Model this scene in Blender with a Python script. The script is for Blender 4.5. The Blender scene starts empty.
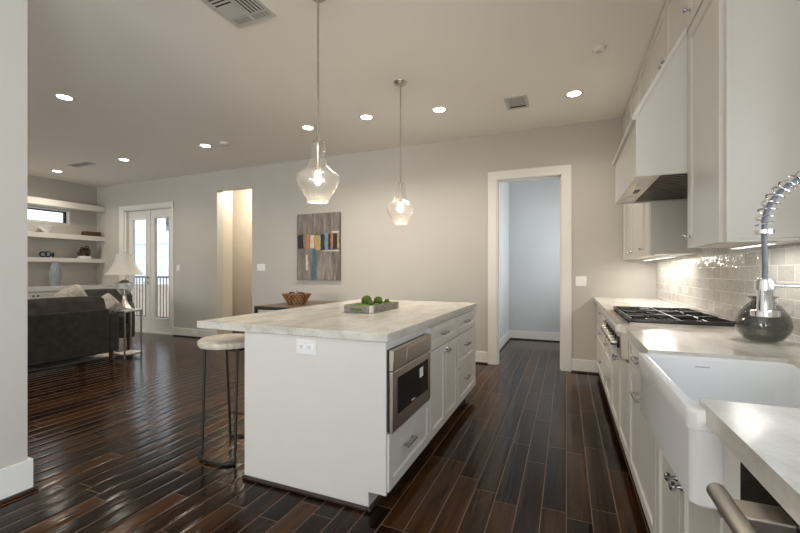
import bpy, bmesh, math, random
from mathutils import Vector, Matrix
random.seed(7)
PI = math.pi
scene = bpy.context.scene
COL = scene.collection

# ------------------------------------------------------------------ camera
cam_d = bpy.data.cameras.new('camera'); cam = bpy.data.objects.new('camera', cam_d); COL.objects.link(cam)
cam.location = (0, 0, 1.235); cam.rotation_euler = (PI/2, 0, math.radians(22.87))
cam_d.sensor_width = 36; cam_d.lens = 17.74; cam_d.shift_y = 0.0059; cam_d.clip_start = 0.02
scene.camera = cam

# ------------------------------------------------------------------ world, big lights, exposure
world = bpy.data.worlds.new('world'); scene.world = world; world.use_nodes = True
bg = world.node_tree.nodes['Background']
bg.inputs[0].default_value = (0.80, 0.90, 1.0, 1); bg.inputs[1].default_value = 1.35
scene.view_settings.view_transform = 'Standard'; scene.view_settings.look = 'None'
scene.view_settings.exposure = 0.91; scene.view_settings.gamma = 1.0
scene.view_settings.use_curve_mapping = False

def area(name, loc, rot, sx, sy, power, col):
    l = bpy.data.lights.new(name, 'AREA'); l.shape = 'RECTANGLE'; l.size = sx; l.size_y = sy
    l.energy = power; l.color = col
    o = bpy.data.objects.new(name, l); COL.objects.link(o); o.location = loc; o.rotation_euler = rot
    return o
DAY = (0.80, 0.90, 1.0)
area('daylight_sink_window', (1.75, .80, 1.80), (0, PI/2, 0), 1.4, 1.7, 12, (.66, .83, 1.0))
area('added_side_fill', (1.75, -2.5, 1.8), (0, PI/2+.12, 0), 1.9, 3.0, 160, (.86, .93, 1.0))  # added unseen side light, brightens the island's aisle fronts
area('daylight_rear_window', (-0.9, -5.9, 1.5), (PI/2+.66, 0, 0), 2.8, 2.2, 75, (1.0, .90, .78))
area('daylight_living_window', (-6.2, -5.9, 1.5), (PI/2+.66, 0, 0), 4.4, 2.2, 185, (1.0, .95, .89))
area('daylight_pantry_window', (0.74, 6.5, 1.7), (0, PI/2, 0), 1.3, 1.0, 17, (0.97, 0.98, 1.0))

# ------------------------------------------------------------------ materials
def pbsdf(name, col, rough=.5, metal=0., spec=.5, coat=0.):
    m = bpy.data.materials.new(name); m.use_nodes = True
    n = m.node_tree.nodes; b = n['Principled BSDF']
    b.inputs['Base Color'].default_value = (*col, 1); b.inputs['Roughness'].default_value = rough
    b.inputs['Metallic'].default_value = metal; b.inputs['Specular IOR Level'].default_value = spec
    b.inputs['Coat Weight'].default_value = coat
    return m
def N(m, t, **kw):
    n = m.node_tree.nodes.new(t)
    for k, v in kw.items(): setattr(n, k, v)
    return n
def L(m, a, b): m.node_tree.links.new(a, b)
def noisy(name, c1, c2, scale=5, rough=.5, metal=0., stretch=(1, 1, 1), bump=0., detail=4, lo=.3, hi=.7, spec=.5, bscale=None, rr=None):
    m = pbsdf(name, c1, rough, metal, spec); b = m.node_tree.nodes['Principled BSDF']
    tc = N(m, 'ShaderNodeTexCoord'); mp = N(m, 'ShaderNodeMapping'); mp.inputs['Scale'].default_value = stretch
    L(m, tc.outputs['Object'], mp.inputs[0])
    nz = N(m, 'ShaderNodeTexNoise'); nz.inputs['Scale'].default_value = scale; nz.inputs['Detail'].default_value = detail
    L(m, mp.outputs[0], nz.inputs['Vector'])
    cr = N(m, 'ShaderNodeValToRGB'); cr.color_ramp.elements[0].position = lo; cr.color_ramp.elements[1].position = hi
    cr.color_ramp.elements[0].color = (*c1, 1); cr.color_ramp.elements[1].color = (*c2, 1)
    L(m, nz.outputs[0], cr.inputs[0]); L(m, cr.outputs[0], b.inputs['Base Color'])
    if bump:
        bp = N(m, 'ShaderNodeBump'); bp.inputs['Strength'].default_value = bump; bp.inputs['Distance'].default_value = .01
        if bscale:
            n2 = N(m, 'ShaderNodeTexNoise'); n2.inputs['Scale'].default_value = bscale; n2.inputs['Detail'].default_value = 3
            L(m, mp.outputs[0], n2.inputs['Vector']); L(m, n2.outputs[0], bp.inputs['Height'])
        else: L(m, nz.outputs[0], bp.inputs['Height'])
        L(m, bp.outputs[0], b.inputs['Normal'])
    return m
def emit(name, col, s):
    m = bpy.data.materials.new(name); m.use_nodes = True; n = m.node_tree.nodes; n.clear()
    e = n.new('ShaderNodeEmission'); e.inputs[0].default_value = (*col, 1); e.inputs[1].default_value = s
    o = n.new('ShaderNodeOutputMaterial'); m.node_tree.links.new(e.outputs[0], o.inputs[0]); return m
def thinglass(name, tint=(1, 1, 1), gloss=.12, rough=.02, bump=0., bscale=60, haze=0., hazecol=(.9, .9, .9)):
    m = bpy.data.materials.new(name); m.use_nodes = True; n = m.node_tree.nodes; n.clear()
    out = n.new('ShaderNodeOutputMaterial'); t = n.new('ShaderNodeBsdfTransparent'); t.inputs[0].default_value = (*tint, 1)
    g = n.new('ShaderNodeBsdfGlossy'); g.inputs['Roughness'].default_value = rough
    fr = n.new('ShaderNodeLayerWeight'); fr.inputs[0].default_value = .5
    pw = n.new('ShaderNodeMath'); pw.operation = 'POWER'; pw.inputs[1].default_value = 2.4
    ad = n.new('ShaderNodeMath'); ad.operation = 'MULTIPLY_ADD'; ad.inputs[1].default_value = .75; ad.inputs[2].default_value = gloss; ad.use_clamp = True
    mix = n.new('ShaderNodeMixShader'); k = m.node_tree.links
    k.new(fr.outputs['Facing'], pw.inputs[0]); k.new(pw.outputs[0], ad.inputs[0]); k.new(ad.outputs[0], mix.inputs[0]); k.new(t.outputs[0], mix.inputs[1]); k.new(g.outputs[0], mix.inputs[2])
    last = mix
    if bump:
        tc = n.new('ShaderNodeTexCoord'); v = n.new('ShaderNodeTexVoronoi'); v.inputs['Scale'].default_value = bscale
        k.new(tc.outputs['Object'], v.inputs['Vector'])
        b = n.new('ShaderNodeBump'); b.inputs['Strength'].default_value = bump; b.inputs['Distance'].default_value = .004
        k.new(v.outputs[0], b.inputs['Height']); k.new(b.outputs[0], g.inputs['Normal']); k.new(b.outputs[0], fr.inputs['Normal'])
    if haze:
        d = n.new('ShaderNodeBsdfDiffuse'); d.inputs[0].default_value = (*hazecol, 1)
        m2 = n.new('ShaderNodeMixShader'); m2.inputs[0].default_value = haze
        k.new(mix.outputs[0], m2.inputs[1]); k.new(d.outputs[0], m2.inputs[2]); last = m2
    k.new(last.outputs[0], out.inputs[0]); return m

M = {}
M['wall'] = noisy('wall_paint', (.50, .468, .42), (.515, .483, .435), 3, .6, bump=.02, bscale=160)
M['ceil'] = noisy('ceiling_paint', (.89, .85, .79), (.90, .86, .80), 3, .7, bump=.02, bscale=120)
M['trim'] = noisy('white_trim_paint', (.74, .715, .67), (.755, .73, .685), 4, .35)
M['cab'] = noisy('white_cabinet_paint', (.70, .672, .628), (.715, .687, .643), 4, .28)
M['hall'] = noisy('hall_paint', (.58, .53, .44), (.60, .55, .46), 3, .6)
M['pantry'] = noisy('pantry_paint', (.52, .53, .53), (.54, .55, .55), 3, .6)
M['shoe'] = noisy('dark_shoe_wood', (.028, .016, .012), (.05, .03, .022), 30, .35)
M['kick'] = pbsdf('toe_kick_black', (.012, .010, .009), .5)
M['stain'] = noisy('stainless_steel', (.62, .57, .51), (.68, .63, .57), 3, .34, 1., stretch=(1, 1, 60))
M['darksteel'] = noisy('smoked_steel', (.20, .16, .13), (.30, .25, .21), 6, .3, 1.)
M['nickel'] = noisy('brushed_nickel', (.50, .45, .39), (.58, .53, .47), 20, .28, 1.)
M['chrome'] = noisy('polished_chrome', (.80, .80, .82), (.86, .86, .88), 5, .08, 1.)
M['pull'] = noisy('dark_chrome_pull', (.42, .42, .44), (.50, .50, .52), 5, .12, 1.)
M['blackglass'] = noisy('black_oven_glass', (.006, .006, .007), (.010, .010, .011), 5, .06)
M['blackmetal'] = noisy('black_metal', (.008, .008, .009), (.014, .014, .014), 20, .5)
M['iron'] = noisy('cast_iron', (.012, .012, .012), (.025, .024, .023), 60, .35, bump=.1)
M['white'] = noisy('white_ceramic', (.82, .825, .835), (.84, .845, .855), 3, .15)
M['plastic'] = noisy('white_plastic', (.82, .81, .79), (.84, .83, .81), 3, .35)
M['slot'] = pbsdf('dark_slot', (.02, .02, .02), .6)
M['grille'] = noisy('vent_paint', (.55, .53, .49), (.57, .55, .51), 5, .45)
M['fabric'] = noisy('charcoal_velvet', (.032, .027, .023), (.070, .061, .052), 9, .85, bump=.15, bscale=300)
M['fabric2'] = noisy('charcoal_tweed', (.020, .018, .016), (.040, .036, .032), 14, .9, bump=.15, bscale=300)
M['pillow'] = noisy('cream_linen', (.40, .36, .30), (.62, .57, .50), 26, .9, bump=.2, bscale=200)
M['shade'] = noisy('lamp_shade_linen', (.66, .62, .57), (.70, .66, .61), 60, .8)
M['legwood'] = noisy('dark_red_wood', (.055, .018, .010), (.09, .03, .016), 30, .35)
M['seatwood'] = noisy('bleached_seat_wood', (.56, .48, .38), (.80, .74, .63), 10, .45, stretch=(1, 5, 1), bump=.1)
M['tabletop'] = noisy('walnut_table_top', (.10, .065, .042), (.19, .13, .09), 8, .35, stretch=(1, 8, 8))
M['greywood'] = noisy('weathered_grey_wood', (.15, .13, .12), (.34, .31, .28), 14, .7, stretch=(6, 1.5, 6), bump=.2)
M['palewood'] = noisy('pale_corner_wood', (.55, .50, .42), (.66, .61, .52), 20, .6)
M['moss'] = noisy('green_moss', (.10, .16, .025), (.26, .34, .07), 60, .9, bump=.8)
M['mossball'] = noisy('moss_ball_green', (.045, .075, .012), (.13, .19, .035), 45, .9, bump=.8)
M['rug'] = noisy('cream_rug', (.50, .47, .42), (.64, .61, .56), 30, .95, bump=.5)
M['marble'] = noisy('pale_marble', (.66, .63, .58), (.76, .74, .70), 4, .25)
M['greyhose'] = noisy('grey_rubber_hose', (.16, .17, .20), (.19, .20, .23), 20, .35)
M['champagne'] = noisy('champagne_metal', (.62, .58, .52), (.70, .66, .60), 10, .3, 1.)
M['vasegrey'] = noisy('ribbed_grey_vase', (.20, .22, .24), (.34, .36, .38), 40, .6, stretch=(1, 1, .2), bump=.3)
M['bookbrown'] = noisy('brown_leather', (.055, .026, .014), (.10, .05, .028), 20, .5)
M['darkcoral'] = noisy('dark_brown_sculpture', (.03, .016, .010), (.09, .05, .03), 40, .4)
M['inkblue'] = noisy('ink_blue_ceramic', (.010, .014, .026), (.03, .05, .09), 30, .2)
M['pane'] = thinglass('window_glass', (.97, .98, .98), 0.02, .01)
M['seedy'] = thinglass('seeded_clear_glass', (.965, .96, .95), .09, .06, bump=.6, bscale=85, haze=.04, hazecol=(.9, .88, .84))
M['clear'] = thinglass('clear_lamp_glass', (.93, .95, .95), .14, .05, bump=.3, bscale=30, haze=.15)
M['smoke'] = thinglass('smoked_green_glass', (.55, .565, .55), .09, .03, bump=.5, bscale=45, haze=.03, hazecol=(.10, .11, .10))
M['railing'] = pbsdf('railing_black', (.02, .02, .022), .5)
M['stucco'] = noisy('pale_stucco', (.70, .72, .74), (.76, .78, .80), 2, .8)
M['tan'] = noisy('tan_brick', (.40, .29, .22), (.52, .42, .34), 6, .9, stretch=(1, 1, 6))
M['ground'] = noisy('dry_ground', (.30, .25, .19), (.40, .35, .27), 2, .95)
M['bulb'] = emit('bulb_glow', (1, .90, .74), 9)
M['strip'] = emit('strip_glow', (1, .93, .82), 1.5)
M['led'] = emit('downlight_glow', (1, .95, .86), 14)

def stone():
    m = pbsdf('cream_quartzite', (.7, .67, .6), .22, spec=.4); b = m.node_tree.nodes['Principled BSDF']
    tc = N(m, 'ShaderNodeTexCoord')
    n1 = N(m, 'ShaderNodeTexNoise'); n1.inputs['Scale'].default_value = 5; n1.inputs['Detail'].default_value = 8; n1.inputs['Distortion'].default_value = .6
    mp = N(m, 'ShaderNodeMapping'); mp.inputs['Scale'].default_value = (1.6, .8, 2.5); mp.inputs['Rotation'].default_value = (0, 0, .5)
    L(m, tc.outputs['Object'], mp.inputs[0]); L(m, mp.outputs[0], n1.inputs['Vector'])
    cr = N(m, 'ShaderNodeValToRGB'); e = cr.color_ramp.elements
    e[0].position = .30; e[0].color = (.52, .48, .42, 1); e[1].position = .68; e[1].color = (.70, .67, .62, 1)
    x = e.new(.5); x.color = (.63, .60, .545, 1)
    L(m, n1.outputs[0], cr.inputs[0])
    n2 = N(m, 'ShaderNodeTexNoise'); n2.inputs['Scale'].default_value = 70; n2.inputs['Detail'].default_value = 3
    L(m, tc.outputs['Object'], n2.inputs['Vector'])
    mx = N(m, 'ShaderNodeMix', data_type='RGBA', blend_type='OVERLAY'); mx.inputs[0].default_value = .22
    L(m, cr.outputs[0], mx.inputs[6]); L(m, n2.outputs[0], mx.inputs[7]); L(m, mx.outputs[2], b.inputs['Base Color'])
    return m
M['stone'] = stone()

def floor_mat():
    m = pbsdf('dark_hardwood_planks', (.03, .017, .012), .2, spec=.16); b = m.node_tree.nodes['Principled BSDF']
    def mth(op, a, c=None, cl=False):
        n = N(m, 'ShaderNodeMath', operation=op, use_clamp=cl)
        for i, q in enumerate((a, c)):
            if q is None: continue
            if isinstance(q, (int, float)): n.inputs[i].default_value = q
            else: L(m, q, n.inputs[i])
        return n.outputs[0]
    tc = N(m, 'ShaderNodeTexCoord'); sp = N(m, 'ShaderNodeSeparateXYZ'); L(m, tc.outputs['Object'], sp.inputs[0])
    xr = mth('DIVIDE', sp.outputs[0], .119); row = mth('FLOOR', xr); fx = mth('FRACT', xr)
    wn = N(m, 'ShaderNodeTexWhiteNoise', noise_dimensions='1D'); L(m, row, wn.inputs['W'])
    yr = mth('ADD', mth('DIVIDE', sp.outputs[1], .78), mth('MULTIPLY', wn.outputs['Value'], 7.3))
    idx = mth('FLOOR', yr); fy = mth('FRACT', yr)
    cb = N(m, 'ShaderNodeCombineXYZ'); L(m, row, cb.inputs[0]); L(m, idx, cb.inputs[1])
    w2 = N(m, 'ShaderNodeTexWhiteNoise', noise_dimensions='2D'); L(m, cb.outputs[0], w2.inputs['Vector'])
    # grain
    gm = N(m, 'ShaderNodeCombineXYZ')
    L(m, mth('MULTIPLY', sp.outputs[0], 22), gm.inputs[0]); L(m, mth('ADD', mth('MULTIPLY', sp.outputs[1], 1.6), mth('MULTIPLY', w2.outputs['Value'], 40)), gm.inputs[1])
    L(m, mth('MULTIPLY', w2.outputs['Value'], 13), gm.inputs[2])
    gn = N(m, 'ShaderNodeTexNoise'); gn.inputs['Scale'].default_value = 1.6; gn.inputs['Detail'].default_value = 6; gn.inputs['Distortion'].default_value = .8
    L(m, gm.outputs[0], gn.inputs['Vector'])
    v = mth('ADD', mth('MULTIPLY', w2.outputs['Value'], .50), mth('MULTIPLY', gn.outputs[0], .72))
    cr = N(m, 'ShaderNodeValToRGB'); e = cr.color_ramp.elements
    e[0].position = .25; e[0].color = (.0045, .0022, .0014, 1); e[1].position = .95; e[1].color = (.075, .030, .010, 1)
    x = e.new(.55); x.color = (.017, .0075, .0032, 1)
    L(m, v, cr.inputs[0])
    sx = mth('GREATER_THAN', mth('ABSOLUTE', mth('SUBTRACT', fx, .5)), .481)
    sy = mth('GREATER_THAN', mth('ABSOLUTE', mth('SUBTRACT', fy, .5)), .4975)
    seam = mth('MAXIMUM', sx, sy)
    mx = N(m, 'ShaderNodeMix', data_type='RGBA'); L(m, mth('MULTIPLY', seam, .85), mx.inputs[0]); L(m, cr.outputs[0], mx.inputs[6]); mx.inputs[7].default_value = (.22, .14, .10, 1)  # pale seam tint: bevel highlight painted into the colour, plus dust
    L(m, mx.outputs[2], b.inputs['Base Color'])
    # hand scraped relief running along the planks
    rm = N(m, 'ShaderNodeCombineXYZ'); L(m, mth('MULTIPLY', sp.outputs[0], 34), rm.inputs[0]); L(m, mth('MULTIPLY', sp.outputs[1], 2.2), rm.inputs[1]); L(m, mth('MULTIPLY', w2.outputs['Value'], 5), rm.inputs[2])
    rn = N(m, 'ShaderNodeTexNoise'); rn.inputs['Scale'].default_value = 1.0; rn.inputs['Detail'].default_value = 2
    L(m, rm.outputs[0], rn.inputs['Vector'])
    cup = mth('MULTIPLY', mth('POWER', mth('ABSOLUTE', mth('MULTIPLY', mth('SUBTRACT', fx, .5), 2)), 4), -.55)
    hgt = mth('ADD', mth('ADD', mth('MULTIPLY', rn.outputs[0], .55), cup), mth('MULTIPLY', seam, -.4))
    bp = N(m, 'ShaderNodeBump'); bp.inputs['Strength'].default_value = .65; bp.inputs['Distance'].default_value = .005
    L(m, hgt, bp.inputs['Height']); L(m, bp.outputs[0], b.inputs['Normal'])
    L(m, mth('ADD', mth('MULTIPLY', gn.outputs[0], .10), .09), b.inputs['Roughness'])
    return m
M['floor'] = floor_mat()

def tile_mat():
    m = pbsdf('handmade_white_tile', (.66, .64, .6), .08); b = m.node_tree.nodes['Principled BSDF']
    tc = N(m, 'ShaderNodeTexCoord'); sp = N(m, 'ShaderNodeSeparateXYZ'); L(m, tc.outputs['Object'], sp.inputs[0])
    cb = N(m, 'ShaderNodeCombineXYZ'); L(m, sp.outputs[1], cb.inputs[0]); L(m, sp.outputs[2], cb.inputs[1])
    br = N(m, 'ShaderNodeTexBrick'); br.offset = .5; br.squash = 1
    br.inputs['Scale'].default_value = 1; br.inputs['Mortar Size'].default_value = .003; br.inputs['Mortar Smooth'].default_value = .2
    br.inputs['Brick Width'].default_value = .155; br.inputs['Row Height'].default_value = .079
    br.inputs['Color1'].default_value = (.50, .475, .43, 1); br.inputs['Color2'].default_value = (.64, .615, .57, 1); br.inputs['Mortar'].default_value = (.80, .78, .75, 1)
    L(m, cb.outputs[0], br.inputs['Vector']); L(m, br.outputs['Color'], b.inputs['Base Color'])
    n1 = N(m, 'ShaderNodeTexNoise'); n1.inputs['Scale'].default_value = 26; n1.inputs['Detail'].default_value = 2; L(m, tc.outputs['Object'], n1.inputs['Vector'])
    mt = N(m, 'ShaderNodeMath', operation='MULTIPLY_ADD'); L(m, br.outputs['Fac'], mt.inputs[0]); mt.inputs[1].default_value = -.5; L(m, n1.outputs[0], mt.inputs[2])
    bp = N(m, 'ShaderNodeBump'); bp.inputs['Strength'].default_value = .8; bp.inputs['Distance'].default_value = .008
    L(m, mt.outputs[0], bp.inputs['Height']); L(m, bp.outputs[0], b.inputs['Normal'])
    return m
M['tile'] = tile_mat()

def basket_mat():
    m = pbsdf('woven_wicker', (.3, .15, .06), .6); b = m.node_tree.nodes['Principled BSDF']
    tc = N(m, 'ShaderNodeTexCoord'); w = N(m, 'ShaderNodeTexChecker'); w.inputs['Scale'].default_value = 30
    w.inputs[1].default_value = (.44, .24, .11, 1); w.inputs[2].default_value = (.13, .055, .022, 1)
    L(m, tc.outputs['Object'], w.inputs[0]); L(m, w.outputs[0], b.inputs['Base Color'])
    bp = N(m, 'ShaderNodeBump'); bp.inputs['Strength'].default_value = .6; L(m, w.outputs[1], bp.inputs['Height']); L(m, bp.outputs[0], b.inputs['Normal'])
    return m
M['wicker'] = basket_mat()
def canvas_mat():
    m = pbsdf('grey_plank_painting', (.2, .18, .16), .6); b = m.node_tree.nodes['Principled BSDF']
    tc = N(m, 'ShaderNodeTexCoord'); mp = N(m, 'ShaderNodeMapping'); mp.inputs['Scale'].default_value = (6.5, 6.5, 1.0)
    L(m, tc.outputs['Object'], mp.inputs[0])
    nz = N(m, 'ShaderNodeTexNoise'); nz.inputs['Scale'].default_value = 2; nz.inputs['Detail'].default_value = 9; nz.inputs['Roughness'].default_value = .7
    L(m, mp.outputs[0], nz.inputs['Vector'])
    cr = N(m, 'ShaderNodeValToRGB'); e = cr.color_ramp.elements; e[0].position = .32; e[0].color = (.055, .045, .039, 1); e[1].position = .68; e[1].color = (.33, .29, .25, 1)
    L(m, nz.outputs[0], cr.inputs[0]); L(m, cr.outputs[0], b.inputs['Base Color'])
    return m
M['canvas'] = canvas_mat()

# ------------------------------------------------------------------ mesh builder
class B:
    def __init__(s): s.bm = bmesh.new()
    def box(s, x0, x1, y0, y1, z0, z1, bev=0., rot=None, seg=2):
        mtx = Matrix.Translation(((x0+x1)/2, (y0+y1)/2, (z0+z1)/2))
        if rot is not None: mtx = mtx @ rot
        mtx = mtx @ Matrix.Diagonal((abs(x1-x0), abs(y1-y0), abs(z1-z0), 1))
        t = bmesh.new(); bmesh.ops.create_cube(t, size=1, matrix=mtx)
        if bev: bmesh.ops.bevel(t, geom=t.edges[:], offset=bev, segments=seg, profile=.5, affect='EDGES')
        s._merge(t); return s
    def _merge(s, t, smooth=False):
        if smooth:
            for f in t.faces: f.smooth = True
        me = bpy.data.meshes.new('tmp'); t.to_mesh(me); t.free(); s.bm.from_mesh(me); bpy.data.meshes.remove(me)
    def prism(s, pts, a0, a1, axis='y'):
        """closed polygon pts extruded along an axis: 'y' pts=(x,z); 'x' pts=(y,z); 'z' pts=(x,y)"""
        def P(p, a): return {'y': (p[0], a, p[1]), 'x': (a, p[0], p[1]), 'z': (p[0], p[1], a)}[axis]
        t = bmesh.new(); v0 = [t.verts.new(P(p, a0)) for p in pts]; v1 = [t.verts.new(P(p, a1)) for p in pts]
        n = len(pts); t.faces.new(v0); t.faces.new(v1)
        for i in range(n): t.faces.new((v0[i], v0[(i+1) % n], v1[(i+1) % n], v1[i]))
        bmesh.ops.recalc_face_normals(t, faces=t.faces[:]); s._merge(t); return s
    def lathe(s, prof, c=(0, 0, 0), seg=32, axis='z', smooth=True, close=False):
        t = bmesh.new(); rings = []
        for r, z in prof:
            if r < 1e-5: rings.append([t.verts.new((0, 0, z))])
            else: rings.append([t.verts.new((r*math.cos(2*PI*i/seg), r*math.sin(2*PI*i/seg), z)) for i in range(seg)])
        for a, b in zip(rings, rings[1:]):
            for i in range(seg):
                j = (i+1) % seg
                if len(a) == 1 and len(b) == 1: continue
                if len(a) == 1: t.faces.new((a[0], b[i], b[j]))
                elif len(b) == 1: t.faces.new((a[i], a[j], b[0]))
                else: t.faces.new((a[i], a[j], b[j], b[i]))
        if close:
            for q in (rings[0], rings[-1]):
                if len(q) > 1: t.faces.new(q)
        bmesh.ops.recalc_face_normals(t, faces=t.faces[:])
        R = {'z': Matrix.Identity(4), 'x': Matrix.Rotation(PI/2, 4, 'Y'), '-x': Matrix.Rotation(-PI/2, 4, 'Y'), 'y': Matrix.Rotation(-PI/2, 4, 'X'), '-y': Matrix.Rotation(PI/2, 4, 'X'), '-z': Matrix.Rotation(PI, 4, 'X')}[axis]
        bmesh.ops.transform(t, matrix=Matrix.Translation(c) @ R, verts=t.verts[:])
        s._merge(t, smooth); return s
    def cyl(s, p0, p1, r, seg=20, r2=None):
        p0 = Vector(p0); p1 = Vector(p1); d = p1-p0
        t = bmesh.new(); bmesh.ops.create_cone(t, cap_ends=True, segments=seg, radius1=r, radius2=r if r2 is None else r2, depth=d.length)
        q = d.to_track_quat('Z', 'Y').to_matrix().to_4x4()
        bmesh.ops.transform(t, matrix=Matrix.Translation((p0+p1)/2) @ q, verts=t.verts[:])
        for f in t.faces: f.smooth = len(f.verts) == 4
        s._merge(t); return s
    def sph(s, c, r, seg=20, sc=(1, 1, 1)):
        t = bmesh.new(); bmesh.ops.create_uvsphere(t, u_segments=seg, v_segments=seg//2, radius=r, matrix=Matrix.Translation(c) @ Matrix.Diagonal((*sc, 1)))
        s._merge(t, True); return s
    def tube(s, path, r, seg=10, closed=False):
        t = bmesh.new(); P = [Vector(p) for p in path]; n = len(P); rings = []
        up = None
        for i in range(n):
            if closed: d = P[(i+1) % n]-P[i-1]
            else: d = P[min(i+1, n-1)]-P[max(i-1, 0)]
            d.normalize()
            if up is None: up = d.orthogonal().normalized()
            up = (up-d*up.dot(d)).normalized(); sd = d.cross(up)
            rings.append([t.verts.new(P[i]+(up*math.cos(2*PI*k/seg)+sd*math.sin(2*PI*k/seg))*r) for k in range(seg)])
        pr = list(zip(rings, rings[1:])) + ([(rings[-1], rings[0])] if closed else [])
        for a, b in pr:
            for k in range(seg): t.faces.new((a[k], a[(k+1) % seg], b[(k+1) % seg], b[k]))
        if not closed: t.faces.new(rings[0][::-1]); t.faces.new(rings[-1])
        bmesh.ops.recalc_face_normals(t, faces=t.faces[:]); s._merge(t, True); return s
    def shaker(s, x, sg, y0, y1, z0, z1, th=.02, rail=.055, rec=.008):
        """cabinet front in the plane X=x, its outside facing sg"""
        xb = x-sg*th; y0 += .0015; y1 -= .0015; z0 += .0015; z1 -= .0015
        a, b = min(x, xb), max(x, xb); r = min(rail, (z1-z0)*.3, (y1-y0)*.3)
        s.box(a, b, y0, y0+r, z0, z1, .0012, seg=1); s.box(a, b, y1-r, y1, z0, z1, .0012, seg=1)
        s.box(a, b, y0+r, y1-r, z0, z0+r, .0012, seg=1); s.box(a, b, y0+r, y1-r, z1-r, z1, .0012, seg=1)
        xp = x-sg*rec; s.box(min(xp, xb), max(xp, xb), y0+r*.98, y1-r*.98, z0+r*.98, z1-r*.98)
        # bead round the recessed panel
        for (p, q, u, v) in ((y0+r, y0+r+.007, z0+r, z1-r), (y1-r-.007, y1-r, z0+r, z1-r), (y0+r, y1-r, z0+r, z0+r+.007), (y0+r, y1-r, z1-r-.007, z1-r)):
            xm = x-sg*.0045; s.box(min(xm, xb), max(xm, xb), p, q, u, v)
        return s
    def make(s, name, m, parent=None, label=None, local=False, smooth=None):
        me = bpy.data.meshes.new(name); bmesh.ops.recalc_face_normals(s.bm, faces=s.bm.faces[:])
        if parent is not None and not local:
            o0 = parent['org']; bmesh.ops.translate(s.bm, verts=s.bm.verts[:], vec=(-o0[0], -o0[1], -o0[2]))
        s.bm.to_mesh(me); s.bm.free(); me.materials.append(M[m] if isinstance(m, str) else m)
        if hasattr(me, 'set_sharp_from_angle') and any(p.use_smooth for p in me.polygons): me.set_sharp_from_angle(angle=math.radians(42))
        if smooth:
            for p in me.polygons: p.use_smooth = True
        o = bpy.data.objects.new(name, me); COL.objects.link(o)
        if parent is not None:
            o.parent = parent; o['org'] = list(parent['org'])
        else: o['org'] = [0, 0, 0]
        if label: o['label'] = label
        return o

def tag(o, label, cat, group=None, kind=None):
    o['label'] = label; o['category'] = cat
    if group: o['group'] = group
    if kind: o['kind'] = kind
    return o
def thing(name, label, cat, loc, rz=0, group=None):
    o = bpy.data.objects.new(name, None); COL.objects.link(o); o.empty_display_size = .1
    o.location = loc; o.rotation_euler = (0, 0, rz); o['org'] = list(loc)
    return tag(o, label, cat, group)
def struct(name, b, m):
    o = b.make(name, m); o['kind'] = 'structure'; return o
def dup(root, loc, label=None, rz=None):
    def cp(o, par):
        c = o.copy(); COL.objects.link(c); c.parent = par
        for ch in list(o.children): cp(ch, c)
        return c
    r = cp(root, None); r.location = loc
    if rz is not None: r.rotation_euler[2] = rz
    if label: r['label'] = label
    return r
def subsurf(o, n=2):
    md = o.modifiers.new('s', 'SUBSURF'); md.levels = n; md.render_levels = n
    for p in o.data.polygons: p.use_smooth = True
def bar_pull(parent, x, sg, y, z, ln=.15, name='pull_handle'):
    """square bar pull standing off a front at X=x"""
    b = B(); xo = x+sg*.032
    b.box(min(xo, xo-sg*.012), max(xo, xo-sg*.012), y-ln/2, y+ln/2, z-.007, z+.007, .002)
    for q in (-1, 1):
        yy = y+q*(ln/2-.018); b.box(min(x, xo-sg*.006), max(x, xo-sg*.006), yy-.007, yy+.007, z-.007, z+.007, .001)
    return b.make(name, 'pull', parent)
def knob(parent, x, sg, y, z, r=.014, m='pull'):
    pr = [(0, 0), (r*.75, 0), (r*.4, .008), (r*.4, .016), (r, .021), (r, .03), (r*.7, .034), (0, .034)]
    return B().lathe(pr, (x, y, z), 16, 'x' if sg > 0 else '-x').make('knob', m, parent)

# ------------------------------------------------------------------ room shell
XW, XL, YB, YS, CZ, T = .957, -9.34, 5.30, -5.0, 3.05, .14
struct('floor', B().box(XL-.2, 1.5, YS-.2, YB+T, -.05, 0).box(-7.5, 1.5, YB+T, 8.0, -.05, 0), 'floor')
struct('ceiling', B().box(XL-.2, 1.5, YS-.2, YB+T, CZ, CZ+.05).box(-7.5, 1.5, YB+T, 8.0, CZ, CZ+.05), 'ceil')
wb = B()   # back wall, with its three openings
for x0, x1, z0 in ((XL-.2, -8.40, 0), (-8.40, -6.99, 2.50), (-6.99, -5.84, 0), (-5.84, -5.02, 2.70), (-5.02, -.855, 0), (-.855, -.045, 2.445), (-.045, XW+.2, 0)):
    wb.box(x0, x1, YB, YB+T, z0, CZ)
struct('wall_back', wb, 'wall')
wr = B()
wr.box(XW, XW+.18, YS, -4.1, 0, CZ); wr.box(XW, XW+.18, -.9, .15, 0, CZ); wr.box(XW, XW+.18, -4.1, -.9, 0, .8); wr.box(XW, XW+.18, -4.1, -.9, 2.75, CZ); wr.box(XW, XW+.18, 1.50, YB, 0, CZ)
wr.box(XW, XW+.18, .15, 1.50, 0, 1.12); wr.box(XW, XW+.18, .15, 1.50, 2.4, CZ)
struct('wall_right', wr, 'wall')
wl = B()
wl.box(XL-.18, XL, YS, 3.10, 0, CZ); wl.box(XL-.18, XL, 4.80, YB, 0, CZ)
wl.box(XL-.18, XL, 3.10, 4.80, 0, 2.19); wl.box(XL-.18, XL, 3.10, 4.80, 2.46, CZ)
struct('wall_left', wl, 'wall')
ws = B()
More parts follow.
